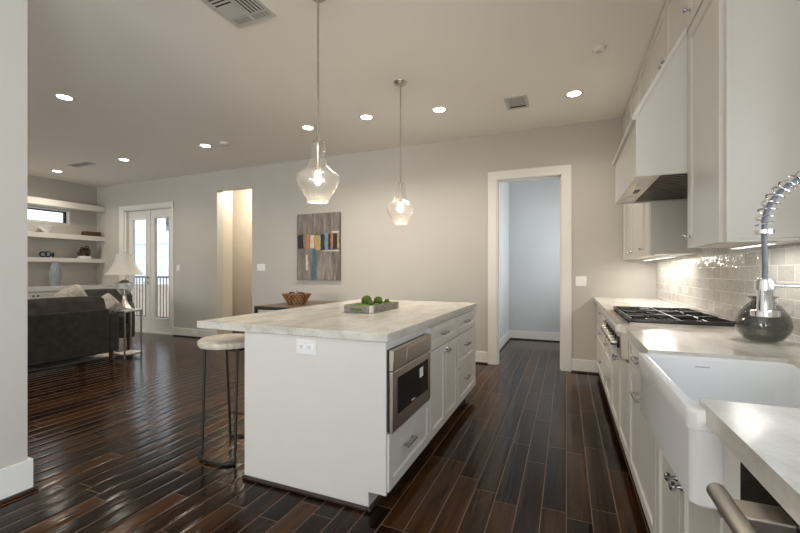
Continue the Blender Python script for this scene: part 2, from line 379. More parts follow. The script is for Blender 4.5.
for x0, x1, z0, z1 in ((XL-.2, -8.2, 0, CZ), (-8.2, -4.2, 0, .5), (-8.2, -4.2, 2.7, CZ), (-4.2, -2.2, 0, CZ), (-2.2, .4, 0, .5), (-2.2, .4, 2.7, CZ), (.4, XW+.2, 0, CZ)):
    ws.box(x0, x1, YS-.15, YS, z0, z1)
struct('wall_front', ws, 'wall')
struct('wall_partition', B().box(-2.94, -2.800, YS, 1.232, 0, CZ, 0), 'wall')
# hall behind the cased-less opening
wh = B(); wh.box(-5.98, -5.84, YB+T, 5.66, 0, CZ); wh.box(-7.4, -4.2, 6.45, 6.55, 0, CZ); wh.box(-7.4, -5.98, 5.60, 5.66, 0, CZ)
wh.box(-7.5, -7.4, 5.6, 6.55, 0, CZ); wh.box(-4.3, -4.2, YB+T, 6.45, 0, CZ)
struct('wall_hall', wh, 'hall')
wp = B(); wp.box(-1.10, -.967, YB+T, 7.45, 0, CZ); wp.box(-1.10, .75, 7.45, 7.55, 0, CZ)
wp.box(.62, .72, YB+T, 5.95, 0, CZ); wp.box(.62, .72, 7.05, 7.45, 0, CZ); wp.box(.62, .72, 5.95, 7.05, 0, 1.0); wp.box(.62, .72, 5.95, 7.05, 2.4, CZ)
struct('wall_pantry', wp, 'pantry')

def baseb(b, s, x0, x1, y0, y1, nx, ny, h=.155, t=.016):
    """baseboard on a wall line, outward normal (nx,ny)"""
    if ny: b.box(x0, x1, min(y0, y0+ny*t), max(y0, y0+ny*t), 0, h, .003); s.box(x0, x1, min(y0+ny*t, y0+ny*(t+.018)), max(y0+ny*t, y0+ny*(t+.018)), 0, .02, .006)
    else: b.box(min(x0, x0+nx*t), max(x0, x0+nx*t), y0, y1, 0, h, .003); s.box(min(x0+nx*t, x0+nx*(t+.018)), max(x0+nx*t, x0+nx*(t+.018)), y0, y1, 0, .02, .006)
b, s = B(), B()
for x0, x1 in ((-8.80, -8.57), (-6.955, -5.84), (-5.02, -.962), (.056, .36)): baseb(b, s, x0, x1, YB, YB, 0, -1)
struct('baseboard_back', b, 'trim'); struct('trim_1', s, 'shoe')
b, s = B(), B(); baseb(b, s, -2.79, -2.79, YS, 1.232+.016, 1, 0, .178)
b.box(-2.93, -2.79, 1.232, 1.248, 0, .178, .003); s.box(-2.93, -2.756, 1.248, 1.266, 0, .02, .006); baseb(b, s, -2.93, -2.93, YS, 1.248, -1, 0, .178)
struct('baseboard_partition', b, 'trim'); struct('trim_2', s, 'shoe')
b, s = B(), B(); baseb(b, s, -.967, -.967, YB+T, 7.45, 1, 0); baseb(b, s, -.95, .62, 7.45, 7.45, 0, -1)
struct('baseboard_pantry', b, 'trim'); struct('trim_3', s, 'shoe')
b, s = B(), B(); baseb(b, s, -5.84, -4.3, 6.45, 6.45, 0, -1); struct('baseboard_hall', b, 'trim'); struct('trim_4', s, 'shoe')

# door casing into the pantry, with its jamb
b = B()
b.box(-.960, -.848, YB-.02, YB, 0, 2.55, .003); b.box(-.052, .060, YB-.02, YB, 0, 2.55, .003); b.box(-.960, .060, YB-.022, YB-.0005, 2.437, 2.55, .003)
b.box(-.857, -.838, YB-.005, YB+T, 0, 2.45); b.box(-.062, -.043, YB-.005, YB+T, 0, 2.45); b.box(-.857, -.043, YB-.005, YB+T, 2.432, 2.451)
b.box(-.838, -.826, YB+.05, YB+.09, 0, 2.432); b.box(-.074, -.062, YB+.05, YB+.09, 0, 2.432); b.box(-.838, -.062, YB+.05, YB+.09, 2.42, 2.432)
dr = struct('door_2', b, 'trim')
b = B().box(-.839, -.836, YB+.10, YB+.125, .98, 1.12); b.make('strike_plate', 'pull', dr)
# sink window and rear windows (all out of frame, daylight comes through them)
def wframe(name, axis, a, u0, u1, z0, z1, dep=.06, w=.05, mull=1, m='trim', side=1):
    f = B()
    def bx(u, v, z, zz, d=dep, off=0.):
        if axis == 'x': f.box(min(a, a+side*d), max(a, a+side*d), u, v, z, zz)
        else: f.box(u, v, min(a, a+side*d), max(a, a+side*d), z, zz)
    bx(u0, u0+w, z0, z1); bx(u1-w, u1, z0, z1); bx(u0+w, u1-w, z0, z0+w); bx(u0+w, u1-w, z1-w, z1)
    for i in range(1, mull+1):
        q = u0+(u1-u0)*i/(mull+1); bx(q-.02, q+.02, z0+w, z1-w)
    o = struct(name, f, m); g = B(); e = a+side*dep*.5
    if axis == 'x': g.box(e-.003, e+.003, u0+w*.8, u1-w*.8, z0+w*.8, z1-w*.8)
    else: g.box(u0+w*.8, u1-w*.8, e-.003, e+.003, z0+w*.8, z1-w*.8)
    g.make('pane', 'pane', o); return o
wframe('window_2', 'x', XW+.06, .15, 1.50, 1.12, 2.4)
wframe('window_added', 'x', XW+.06, -4.1, -.9, .8, 2.75, mull=2)  # unseen window added to let the side fill light in
wframe('window_3', 'y', YS-.10, -2.2, .4, .5, 2.7, mull=2)
wframe('window_4', 'y', YS-.10, -8.2, -4.2, .5, 2.7, mull=3)
wframe('window_5', 'x', .63, 5.95, 7.05, 1.0, 2.4)
# high window over the wall shelves: white liner, black sash
w1 = B()
w1.box(XL-.18, XL+.004, 4.775, 4.805, 2.185, 2.465); w1.box(XL-.18, XL+.004, 3.095, 3.125, 2.185, 2.465)
w1.box(XL-.18, XL+.004, 3.125, 4.775, 2.185, 2.205); w1.box(XL-.18, XL+.004, 3.125, 4.775, 2.445, 2.465)
w1o = struct('window_1', w1, 'trim')
f = B(); f.box(XL-.13, XL-.08, 4.735, 4.775, 2.205, 2.445); f.box(XL-.13, XL-.08, 3.125, 3.165, 2.205, 2.445); f.box(XL-.13, XL-.08, 3.165, 4.735, 2.205, 2.222); f.box(XL-.13, XL-.08, 3.165, 4.735, 2.42, 2.445)
f.make('sash', 'blackmetal', w1o); B().box(XL-.108, XL-.102, 3.16, 4.74, 2.215, 2.43).make('pane', 'pane', w1o)

# ------------------------------------------------------------------ french doors
b = B()
b.box(-8.567, -8.42, YB-.02, YB, 0, 2.575, .003); b.box(-7.02, -6.956, YB-.02, YB, 0, 2.575, .003); b.box(-8.567, -6.956, YB-.022, YB-.0005, 2.49, 2.575, .003)
b.box(-8.425, -8.36, YB-.004, YB+T, 0, 2.5); b.box(-7.03, -6.985, YB-.004, YB+T, 0, 2.5); b.box(-8.42, -6.99, YB-.004, YB+T, 2.47, 2.505)
b.box(-8.36, -7.03, YB+.01, YB+T, 0, .03)
fd = struct('door_1', b, 'trim')
for k, (x0, x1) in enumerate(((-8.355, -7.70), (-7.69, -7.035))):
    y0, y1 = YB+.045, YB+.09; st = .105; f = B()
    f.box(x0, x0+st, y0, y1, .035, 2.465, .003); f.box(x1-st, x1, y0, y1, .035, 2.465, .003)
    f.box(x0+st, x1-st, y0, y1, .035, .285, .003); f.box(x0+st, x1-st, y0, y1, 2.31, 2.465, .003)
    for (p, q, u, v) in ((x0+st, x0+st+.018, .285, 2.31), (x1-st-.018, x1-st, .285, 2.31), (x0+st, x1-st, .285, .303), (x0+st, x1-st, 2.292, 2.31)):
        f.box(p, q, y0-.006, y1+.006, u, v, .002)
    lf = f.make('door_leaf', 'trim', fd); B().box(x0+st, x1-st, y0+.018, y0+.026, .285, 2.31).make('pane', 'pane', lf)
    if k == 0:
        h = B(); h.cyl((x1-.05, y0, 1.0), (x1-.05, y0-.045, 1.0), .011); h.cyl((x1-.05, y0-.045, 1.0), (x1-.15, y0-.045, 1.0), .009); h.cyl((x1-.05, y0, 1.0), (x1-.05, y0-.008, 1.0), .028); h.make('lever_handle', 'nickel', lf)
        B().cyl((x1-.05, y0, 1.11), (x1-.05, y0-.02, 1.11), .026).make('deadbolt', 'nickel', lf)
B().box(-7.705, -7.685, YB+.03, YB+.045, .035, 2.465, .003).make('astragal', 'trim', fd)

# ------------------------------------------------------------------ outside the french doors
struct('ground', B().box(-40, 20, 8.2, 60, -3.6, -3.5), 'ground')
struct('balcony', B().box(-13.5, -7.5, YB+T, 6.75, -.12, -.02), 'stucco')
t = thing('balcony_railing', 'black metal balcony railing with thin pickets outside the glass doors', 'railing', (-7.8, 6.7, -.02))
b = B(); b.box(-13.4, -7.5, 6.68, 6.72, 1.07, 1.11); b.box(-13.4, -7.5, 6.685, 6.715, .08, .11); b.make('rail', 'railing', t)
for i in range(53):
    x = -13.35+i*.11; B().box(x-.007, x+.007, 6.693, 6.707, .08 if i % 8 else -.02, 1.08).make('picket', 'railing', t)
t = thing('neighbour_building', 'pale stucco building with tan brick base beyond the balcony railing', 'building', (-17, 17, -3.5))
b = B(); b.box(-32, -9.5, 16, 22, .45, 6.2); b.make('upper_wall', 'stucco', t)
B().box(-32, -9.45, 15.95, 22, -3.5, .45).make('brick_base', 'tan', t)
B().box(-32.2, -9.3, 15.6, 22.2, 6.2, 6.5).make('roof_edge', 'stucco', t)
B().box(-32, -9.48, 15.9, 16, 2.9, 3.05).make('ledge', 'stucco', t)
for x in (-13, -17, -21): B().box(x-.6, x+.6, 15.94, 16.05, 3.6, 5.2).make('window', 'blackglass', t)

# ------------------------------------------------------------------ tiles behind the counter
struct('trim_5', B().box(XW-.010, XW, 1.50, YB, .915, 1.62).box(XW-.010, XW, .15, 1.50, .915, 1.12), 'tile')

# ------------------------------------------------------------------ kitchen island
XF = -.850
def isl(y0, y1, label, loc):
    t = thing('island_cabinet', label, 'cabinet', (-1.3, (y0+y1)/2, 0), 0, 'white island cabinets')
    b = B()
    pts = [(-1.773, .0), (-.941, .0), (-.941, .095), (XF, .095), (XF, .876), (-1.773, .876)]
    b.prism(pts, y0, y1, 'y'); b.make('carcass', 'cab', t); return t
i1 = isl(1.812, 2.49, 'white island base cabinet with flat end panel and one drawer below microwave', 0)
B().shaker(-.832, 1, 1.826, 2.485, .105, .405).make('drawer', 'cab', i1); bar_pull(i1.children[-1], -.832, 1, 2.09, .27, .15)
B().box(XF, -.842, 1.812, 1.826, .095, .876).make('stile', 'cab', i1)
i2 = isl(2.492, 3.215, 'white island base cabinet with one drawer over two doors', 0)
d = B().shaker(-.832, 1, 2.50, 3.21, .70, .858).make('drawer', 'cab', i2); bar_pull(d, -.832, 1, 2.79, .785, .15)
for k, (a, c) in enumerate(((2.50, 2.853), (2.857, 3.21))):
    d = B().shaker(-.832, 1, a, c, .105, .693).make('door', 'cab', i2); knob(d, -.832, 1, (2.825, 2.885)[k], .648)
i3 = isl(3.217, 3.925, 'white island base cabinet with three stacked drawers', 0)
for z0, z1 in ((.70, .858), (.415, .693), (.105, .408)):
    d = B().shaker(-.832, 1, 3.225, 3.91, z0, z1).make('drawer', 'cab', i3); bar_pull(d, -.832, 1, 3.50, (z0+z1)/2+(.01 if z1 > .8 else .03), .15)
for o in (i1, i2, i3):
    pass
b = B(); b.box(-1.776, -.941, 1.792, 1.812, 0, .022, .007); b.box(-.941, -.921, 1.792, 3.925, 0, .022, .007)
tag(b.make('shoe_moulding', 'shoe'), 'dark wood shoe moulding along the foot of the white island', 'moulding')
b = B().box(-2.154, -.826, 1.796, 3.937, .876, .920, .004)
tag(b.make('island_worktop', 'stone'), 'cream stone worktop of the white island with seating overhang', 'worktop')
t = thing('power_outlet', 'white duplex power outlet on the white end panel of the island', 'outlet', (-1.322, 1.812, .815), 0)
B().box(-1.392, -1.262, 1.806, 1.812, .776, .856, .002).make('plate', 'plastic', t)
for q in (-1, 1):
    b = B().box(-1.327+q*.026-.018, -1.327+q*.026+.018, 1.803, 1.807, .800, .832, .003).make('socket', 'plastic', t)
    s = B()
    for dz in (-.006, .006): s.box(-1.327+q*.026-.004, -1.327+q*.026+.006, 1.8022, 1.8032, .816+dz-.0012, .816+dz+.0012)
    s.box(-1.327+q*.026-.011, -1.327+q*.026-.007, 1.8022, 1.8032, .814, .818); s.make('slots', 'slot', b)

# drawer microwave
t = thing('drawer_microwave', 'stainless drawer microwave with black window set in the island', 'microwave', (-.80, 2.165, .41))
B().box(XF+.001, -.826, 1.828, 2.418, .412, .830).make('trim_frame', 'blackmetal', t)
b = B().box(-.826, -.808, 1.820, 2.424, .412, .722, .003); dd = b.make('drawer_front', 'stain', t)
B().box(-.809, -.8065, 1.882, 2.372, .490, .682, .001).make('window', 'blackglass', dd)
B().box(-.807, -.8058, 2.215, 2.275, .598, .655).make('sticker', 'plastic', dd, 'white paper sticker')
s = B()
for k in range(5): s.box(-.807, -.806, 2.08+k*.012, 2.088+k*.012, .500, .508)
s.make('maker_mark', 'plastic', dd)
b = B().prism([(-.826, .728), (-.807, .728), (-.801, .832), (-.826, .832)], 1.820, 2.424, 'y'); cp = b.make('control_panel', 'stain', t)
b = B().box(-.8055, -.8015, 2.0, 2.32, .742, .820, .001, rot=Matrix.Rotation(math.radians(3.3), 4, 'Y')); b.make('display', 'stain', cp)

# ------------------------------------------------------------------ right run: base cabinets
XC, XD = .355, .335   # carcass face and front face
def base(y0, y1, label, ztop=.876):
    t = thing('base_cabinet', label, 'cabinet', (.65, (y0+y1)/2, 0), 0, 'white base cabinets along the right wall')
    b = B().box(XC, XW-.004, y0+.001, y1-.001, .10, ztop); b.make('carcass', 'cab', t)
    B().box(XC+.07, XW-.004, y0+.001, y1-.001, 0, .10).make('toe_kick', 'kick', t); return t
def fr(t, kind, y0, y1, z0, z1): return B().shaker(XD, -1, y0, y1, z0, z1).make(kind, 'cab', t)
a = base(4.22, 5.295, 'white base cabinet with three wide drawers, farthest from the sink')
for z0, z1 in ((.715, .868), (.42, .710), (.105, .415)): bar_pull(fr(a, 'drawer', 4.225, 5.27, z0, z1), XD, -1, 4.62, .793 if z0 > .7 else z1-.125, .13)
a = base(3.64, 4.22, 'white base cabinet with three narrow drawers just beyond the gas rangetop')
for z0, z1 in ((.715, .868), (.42, .710), (.105, .415)): bar_pull(fr(a, 'drawer', 3.645, 4.215, z0, z1), XD, -1, 3.88, .793 if z0 > .7 else z1-.115, .13)
a = base(2.65, 3.64, 'white two-door base cabinet under the gas rangetop', .70)
for k, (p, q) in enumerate(((2.655, 3.143), (3.147, 3.635))):
    d = fr(a, 'door', p, q, .105, .69); knob(d, XD, -1, (3.105, 3.185)[k], .63)
a = base(1.88, 2.65, 'white base cabinet with a drawer over a pull-out, between rangetop and sink')
bar_pull(fr(a, 'drawer', 1.885, 2.645, .715, .868), XD, -1, 2.25, .793, .15)
bar_pull(fr(a, 'pull_out_door', 1.885, 2.645, .105, .710), XD, -1, 2.25, .612, .15)
a = base(1.005, 1.88, 'white two-door base cabinet under the farmhouse sink', .66)
for k, (p, q) in enumerate(((1.15, 1.513), (1.517, 1.875))):
    d = fr(a, 'door', p, q, .105, .655); knob(d, XD, -1, (1.485, 1.545)[k], .555)
B().box(XD, XC, 1.005, 1.13, .105, .876).make('filler_panel', 'cab', a); B().box(XC, XW-.013, 1.005, 1.10, .661, .876).make('filler_panel', 'cab', a); B().box(XC, XW-.013, 1.862, 1.879, .661, .876).make('filler_panel', 'cab', a)
a = thing('end_panel', 'white end panel beside the dishwasher under the near counter', 'panel', (.65, .37, 0))
B().box(XD, XW, .33, .378, 0, .876).make('panel', 'cab', a)

# continuous worktop with the sink and range cut-outs
b = B(); X0 = .303
b.box(X0, XW, 3.605, YB, .876, .92); b.box(.872, XW, 2.655, 3.605, .876, .92); b.box(X0, XW, 1.845, 2.655, .876, .92)
b.box(.735, XW, 1.19, 1.845, .876, .92); b.box(X0, XW, .2, 1.19, .876, .92)
tag(b.make('worktop', 'stone'), 'cream stone worktop along the right wall around sink and rangetop', 'worktop')

# farmhouse sink
t = thing('farmhouse_sink', 'white apron-front farmhouse sink under the coiled spring faucet', 'sink', (.52, 1.49, .67))
def ring(x0, x1, y0, y1, r, z, n=5):
    P = []
    for cx, cy, a0 in ((x1-r, y1-r, 0), (x0+r, y1-r, 90), (x0+r, y0+r, 180), (x1-r, y0+r, 270)):
        for k in range(n+1):
            a = math.radians(a0+90*k/n); P.append((cx+r*math.cos(a), cy+r*math.sin(a), z))
    return P
def loft(rings, cap=True):
    t_ = bmesh.new(); R = [[t_.verts.new(p) for p in r] for r in rings]; n = len(R[0])
    for p, q in zip(R, R[1:]):
        for i in range(n): t_.faces.new((p[i], p[(i+1) % n], q[(i+1) % n], q[i]))
    if cap: t_.faces.new(R[0][::-1]); t_.faces.new(R[-1])
    for f in t_.faces: f.smooth = True
    return t_
b = B(); xa, xb, ya, yb = .268, .765, 1.135, 1.855
rs = [ring(xa+.014, xb, ya+.01, yb-.01, .02, .672), ring(xa+.006, xb, ya+.003, yb-.003, .022, .68), ring(xa+.006, xb, ya+.003, yb-.003, .022, .85),
      ring(xa+.006, xb, ya+.003, yb-.003, .022, .856), ring(xa, xb, ya, yb, .022, .858), ring(xa, xb, ya, yb, .022, .899), ring(xa+.003, xb-.003, ya+.003, yb-.003, .02, .905), ring(xa+.009, xb-.008, ya+.009, yb-.009, .02, .907),
      ring(xa+.026, xb-.028, ya+.048, yb-.014, .045, .906), ring(xa+.034, xb-.033, ya+.055, yb-.02, .045, .896), ring(xa+.040, xb-.035, ya+.06, yb-.025, .045, .72), ring(xa+.06, xb-.055, ya+.08, yb-.045, .05, .69)]
b._merge(loft(rs)); so = b.make('basin', 'white', t); so.data.set_sharp_from_angle(angle=math.radians(27))
b = B().lathe([(0, .0), (.04, .0), (.045, .004), (.02, .001), (0, .001)], (.52, 1.49, .6905), 24); b.make('drain', 'chrome', t)
s = B()
for k in range(6): s.box(.455+k*.008, .460+k*.008, 1.8292, 1.830, .868, .8715)
s.make('maker_mark', 'pull', so)

# dishwasher
t = thing('dishwasher', 'stainless and black dishwasher with round bar handle under near counter', 'dishwasher', (.65, .68, 0))
B().box(.345, XW-.004, .382, 1.0, .10, .862).make('body', 'blackmetal', t)
B().box(.322, .345, .385, .998, .72, .862, .003).make('control_panel', 'blackglass', t)
B().box(.318, .345, .385, .998, .864, .870).make('top_edge', 'stain', t)
B().box(.322, .345, .385, .998, .105, .716, .003).make('door', 'blackglass', t)
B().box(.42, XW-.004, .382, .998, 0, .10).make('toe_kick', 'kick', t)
b = B().lathe([(0, 0), (.011, .001), (.015, .006), (.015, .374), (.011, .379), (0, .38)], (.250, .505, .838), 24, 'y')
h = b.make('handle', 'stain', t)
for y in (.56, .81): B().box(.250, .324, y-.028, y+.028, .824, .850, .004).make('handle_bracket', 'stain', h)
# ------------------------------------------------------------------ gas rangetop
t = thing('gas_rangetop', 'stainless gas rangetop with black grates and six front knobs', 'rangetop', (.58, 3.13, .70))
b = B(); b.box(.345, .870, 2.657, 3.603, .80, .925, .002); b.make('burner_pan', 'blackglass', t)
b = B()
b.box(.862, .872, 2.656, 3.604, .92, .95); b.box(.345, .872, 2.656, 2.668, .92, .934); b.box(.345, .872, 3.592, 3.604, .92, .934)
b.make('side_trim', 'nickel', t)
pf = [(.346, .872), (.282, .872), (.272, .880), (.268, .892), (.270, .906), (.278, .918), (.29, .922), (.346, .922)]
B().prism(pf, 2.656, 3.604, 'y').make('bullnose', 'nickel', t)
cp = B().box(.298, .354, 2.656, 3.604, .715, .872, .003).make('control_panel', 'nickel', t)
for i in range(6):
    y = 2.77+i*.138; z = .797
    k = B().lathe([(0, .008), (.019, .008), (.020, .012), (.019, .044), (.017, .047), (0, .047)], (.298, y, z), 20, '-x').make('knob', 'stain', t)
    B().lathe([(.016, 0), (.035, 0), (.035, .008), (.019, .011)], (.298, y, z), 24, '-x').make('bezel', 'blackmetal', k)
for i in range(3):
    y0, y1 = 2.672+i*.308, 2.972+i*.308; g = B(); z0, z1 = .934, .956; w = .007
    for x in (.356, .600, .855): g.box(x-w, x+w, y0, y1, z0, z1, .003)
    for y in (y0+w, y1-w): g.box(.352, .858, y-w, y+w, z0-.004, z1, .003)
    for cx in (.475, .728):
        cy = (y0+y1)/2
        for k in range(6):
            a = k*PI/3+PI/6; p = Vector((cx+.035*math.cos(a), cy+.035*math.sin(a), .950)); q = Vector((cx+.118*math.cos(a), cy+.135*math.sin(a), .950))
            g.cyl(p, q, .0065, 6)
    for x in (.36, .85):
        for y in (y0+.008, y1-.008): g.box(x-.008, x+.008, y-.008, y+.008, .925, .94)
    g.make('grate', 'iron', t)
    for cx in (.475, .728):
        c = B().lathe([(0, .012), (.030, .012), (.034, .008), (.034, 0), (.046, -.002), (.046, -.006)], (cx, (y0+y1)/2, .932), 24).make('burner_cap', 'iron', t)
        B().lathe([(.046, -.008), (.050, -.004), (.060, -.0065), (.062, -.007)], (cx, (y0+y1)/2, .932), 24).make('burner_ring', 'chrome', c)

# ------------------------------------------------------------------ wall cabinets
XU = .614
def upper(name, y0, y1, z0, z1, label, doors, knobs, side=True):
    t = thing(name, label, 'cabinet', (.79, (y0+y1)/2, z0), 0, 'white wall cabinets')
    B().box(XU+.021, XW-.012, y0+.001, y1-.001, z0, z1).make('carcass', 'cab', t)
    for (p, q), ks in zip(doors, knobs):
        d = B().shaker(XU, -1, p, q, z0+.004 if z0 > 2 else z0-.012, z1-.004, rail=.06).make('door', 'cab', t)
        for (ky, kz) in ks: knob(d, XU, -1, ky, kz, .012)
    return t
u1 = upper('wall_cabinet', 2.09, 2.615, 1.372, 2.555, 'tall white wall cabinet nearest the camera beside the range hood', [(2.125, 2.612)], [[(2.565, 1.425)]])
b = B().box(XU+.016, XU+.03, 2.09, 2.125, 1.36, 2.555); b.box(XU+.03, XW-.012, 2.09, 2.615, 1.36, 1.371); b.make('face_frame', 'cab', u1)
u2 = upper('wall_cabinet', 2.09, 2.615, 2.560, CZ-.002, 'small white ceiling-height cabinet above the tall near wall cabinet', [(2.125, 2.612)], [[(2.555, 2.64)]])
B().box(XU+.016, XU+.03, 2.09, 2.125, 2.560, CZ-.002).make('face_frame', 'cab', u2)
u3 = upper('wall_cabinet', 2.617, 3.662, 2.560, CZ-.002, 'small white two-door ceiling cabinet above the range hood', [(2.62, 3.138), (3.142, 3.66)], [[(3.10, 2.63)], [(3.18, 2.63)]])
u4 = upper('wall_cabinet', 3.664, 5.295, 2.560, CZ-.002, 'small white ceiling cabinet in the far corner by the back wall', [(3.67, 4.20), (4.204, 4.74), (4.744, 5.28)], [[(4.16, 2.63)], [(4.70, 2.63)], [(4.79, 2.63)]])
u5 = upper('wall_cabinet', 3.664, 5.295, 1.372, 2.555, 'white wall cabinet beyond the range hood with lit wall below', [(3.70, 4.02), (4.024, 4.64), (4.644, 5.28)], [[(3.97, 1.425)], [(4.60, 1.425)], [(4.69, 1.425)]])
B().box(XU+.004, XU+.03, 3.664, 3.698, 1.36, 2.555).make('face_frame', 'cab', u5)
for (y0, y1, nm, pw) in ((2.15, 2.55, 'undercabinet_light_near', .7), (3.8, 5.1, 'undercabinet_light_far', 3.6)):
    tt = thing('undercabinet_light', 'slim light strip under the %s' % ('tall near wall cabinet' if 'near' in nm else 'far wall cabinet beyond the hood'), 'light', (.80, (y0+y1)/2, 1.352))
    B().box(.78, .82, y0, y1, 1.351, 1.3595).make('housing', 'plastic', tt); B().box(.783, .817, y0+.01, y1-.01, 1.3495, 1.351).make('diffuser', 'strip', tt)
    l = area(nm, (0, 0, -.006), (0, 0, 0), .03, y1-y0, pw, (1, .97, .92)); l.parent = tt

# range hood
t = thing('range_hood', 'white panelled range hood with stainless underside over the rangetop', 'range hood', (.66, 3.14, 1.78))
b = B(); w = .022
# open-bottomed shell: two side panels, slanted front/top
side = [(.37, 1.78), (.945, 1.78), (.945, 2.555), (.612, 2.555), (.37, 2.125)]
b.prism(side, 2.622, 2.622+w, 'y'); b.prism(side, 3.660-w, 3.660, 'y')
b.prism([(.37, 1.78), (.37+w, 1.78), (.37+w, 2.115), (.634, 2.555), (.612, 2.555), (.37, 2.125)], 2.622+w, 3.66-w, 'y')
b.make('shell', 'cab', t)
# cap moulding following the slope
cap = [(.350, 2.105), (.350, 2.130), (.600, 2.572), (.6125, 2.572), (.6125, 2.556), (.372, 2.127), (.372, 2.105)]
B().prism(cap, 2.612, 3.672, 'y').make('cap_moulding', 'trim', t)
b = B(); b.box(.39, .94, 2.645, 3.638, 1.80, 1.815); ins = b.make('liner', 'stain', t)
b = B(); b.box(.392, .50, 2.648, 3.635, 1.785, 1.80, .002); b.make('light_panel', 'nickel', ins)
for y in (2.84, 3.44):
    B().box(.415, .475, y-.11, y+.11, 1.7825, 1.786).make('hood_lamp', 'plastic', ins)
b = B(); b.box(.43, .46, 3.08, 3.20, 1.781, 1.786); b.make('switch_bar', 'blackmetal', ins)
b = B()
for i in range(20):
    y = 2.66+i*.049; b.prism([(y, 1.786), (y+.018, 1.786), (y+.016, 1.80), (y+.008, 1.80)], .505, .935, 'x')
b.make('baffle_filter', 'darksteel', ins)
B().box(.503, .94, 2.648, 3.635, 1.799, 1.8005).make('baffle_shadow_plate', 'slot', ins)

# ------------------------------------------------------------------ spring faucet
t = thing('spring_faucet', 'chrome pull-down faucet with a tall coiled spring arching over the sink', 'faucet', (.835, 1.49, .92))
YF = 1.49; cxf, czf, R = .686, 1.370, .148
B().lathe([(0, 0), (.03, 0), (.03, .01), (.018, .02), (.018, .25), (.013, .26), (.013, .42), (0, .42)], (.834, YF, .92), 24).make('column', 'chrome', t)
b = B(); b.cyl((.80, YF-.02, 1.02), (.80, YF-.085, 1.05), .007); b.make('lever', 'chrome', t)
path = [(.834, YF, 1.30)] + [(cxf+R*math.cos(a), YF, czf+R*math.sin(a)) for a in [PI*k/24 for k in range(25)]]
path += [(.538, YF, 1.34), (.539, YF, 1.30), (.540, YF, 1.25), (.540, YF, 1.21)]
B().tube(path, .0068, 12).make('hose', 'greyhose', t)
# spring: helix round the arc
P = [Vector(p) for p in path[1:26]]
hel = []; turns = 22; n = turns*14
for k in range(n+1):
    u = k/n; a = PI*u; c = Vector((cxf+R*math.cos(a), YF, czf+R*math.sin(a))); rad = Vector((math.cos(a), 0, math.sin(a))); ph = 2*PI*turns*u
    hel.append(c+(rad*math.cos(ph)+Vector((0, 1, 0))*math.sin(ph))*.0195)
B().tube(hel, .0026, 6).make('spring', 'chrome', t)
B().lathe([(.008, 0), (.023, 0), (.023, .012), (.008, .012)], (.538, YF, 1.345), 24, close=False).make('spring_collar', 'chrome', t)
hd = B().lathe([(0, 0), (.026, .0), (.034, .002), (.034, .017), (.019, .020), (.018, .075), (.0195, .085), (.0195, .108), (.017, .112), (.009, .114), (0, .114)], (.540, YF, 1.101), 28).make('spray_head', 'chrome', t)
B().lathe([(.0203, .083), (.0203, .100)], (.540, YF, 1.101), 28).make('spray_ring', 'blackmetal', hd)
b = B(); b.cyl((.56, YF, 1.192), (.834, YF, 1.192), .0045); b.cyl((.540, YF, 1.18), (.540, YF, 1.206), .0235); b.make('docking_arm', 'chrome', t)

# smoked glass vase
pv = [(0, 0), (.055, .001), (.088, .012), (.118, .045), (.128, .078), (.118, .115), (.088, .155), (.058, .180), (.050, .188), (.055, .198), (.068, .204), (.068, .208), (.050, .206), (.045, .19), (.055, .176), (.083, .152), (.113, .112), (.123, .078), (.113, .047), (.085, .016), (.05, .006), (0, .006)]
o = B().lathe([(r*.985, z) for r, z in pv], (0, 0, 0), 48).make('vase', 'smoke'); o.location = (.812, 2.262, .921); o.scale = (.79, .79, .97)
tag(o, 'round smoked glass vase with flared lip on the counter behind the faucet', 'vase')

# ------------------------------------------------------------------ switches, outlets
def switch(x, z, gangs, label, w=.07):
    t = thing('light_switch', label, 'light switch', (x, YB, z)); W = .046*gangs+.03
    B().box(x-W/2, x+W/2, YB-.006, YB, z-.06, z+.06, .002).make('plate', 'plastic', t)
    for i in range(gangs):
        xx = x+(i-(gangs-1)/2)*.046; B().box(xx-.016, xx+.016, YB-.009, YB-.005, z-.033, z+.033, .001).make('rocker', 'plastic', t)
switch(.166, 1.112, 2, 'white double light switch plate between pantry doorway and counter')
switch(-4.815, 1.30, 3, 'white wide light switch plate between the hall opening and the painting')
switch(-6.84, 1.30, 1, 'white single light switch plate right of the french doors')
t = thing('power_outlet', 'white power outlet set in the baseboard right of the french doors', 'outlet', (-6.40, YB-.016, .08))
B().box(-6.46, -6.34, YB-.021, YB-.016, .045, .115, .002).make('plate', 'plastic', t)
for q in (-.025, .025): B().box(-6.40+q-.014, -6.40+q+.014, YB-.0235, YB-.020, .065, .097, .003).make('socket', 'trim', t)

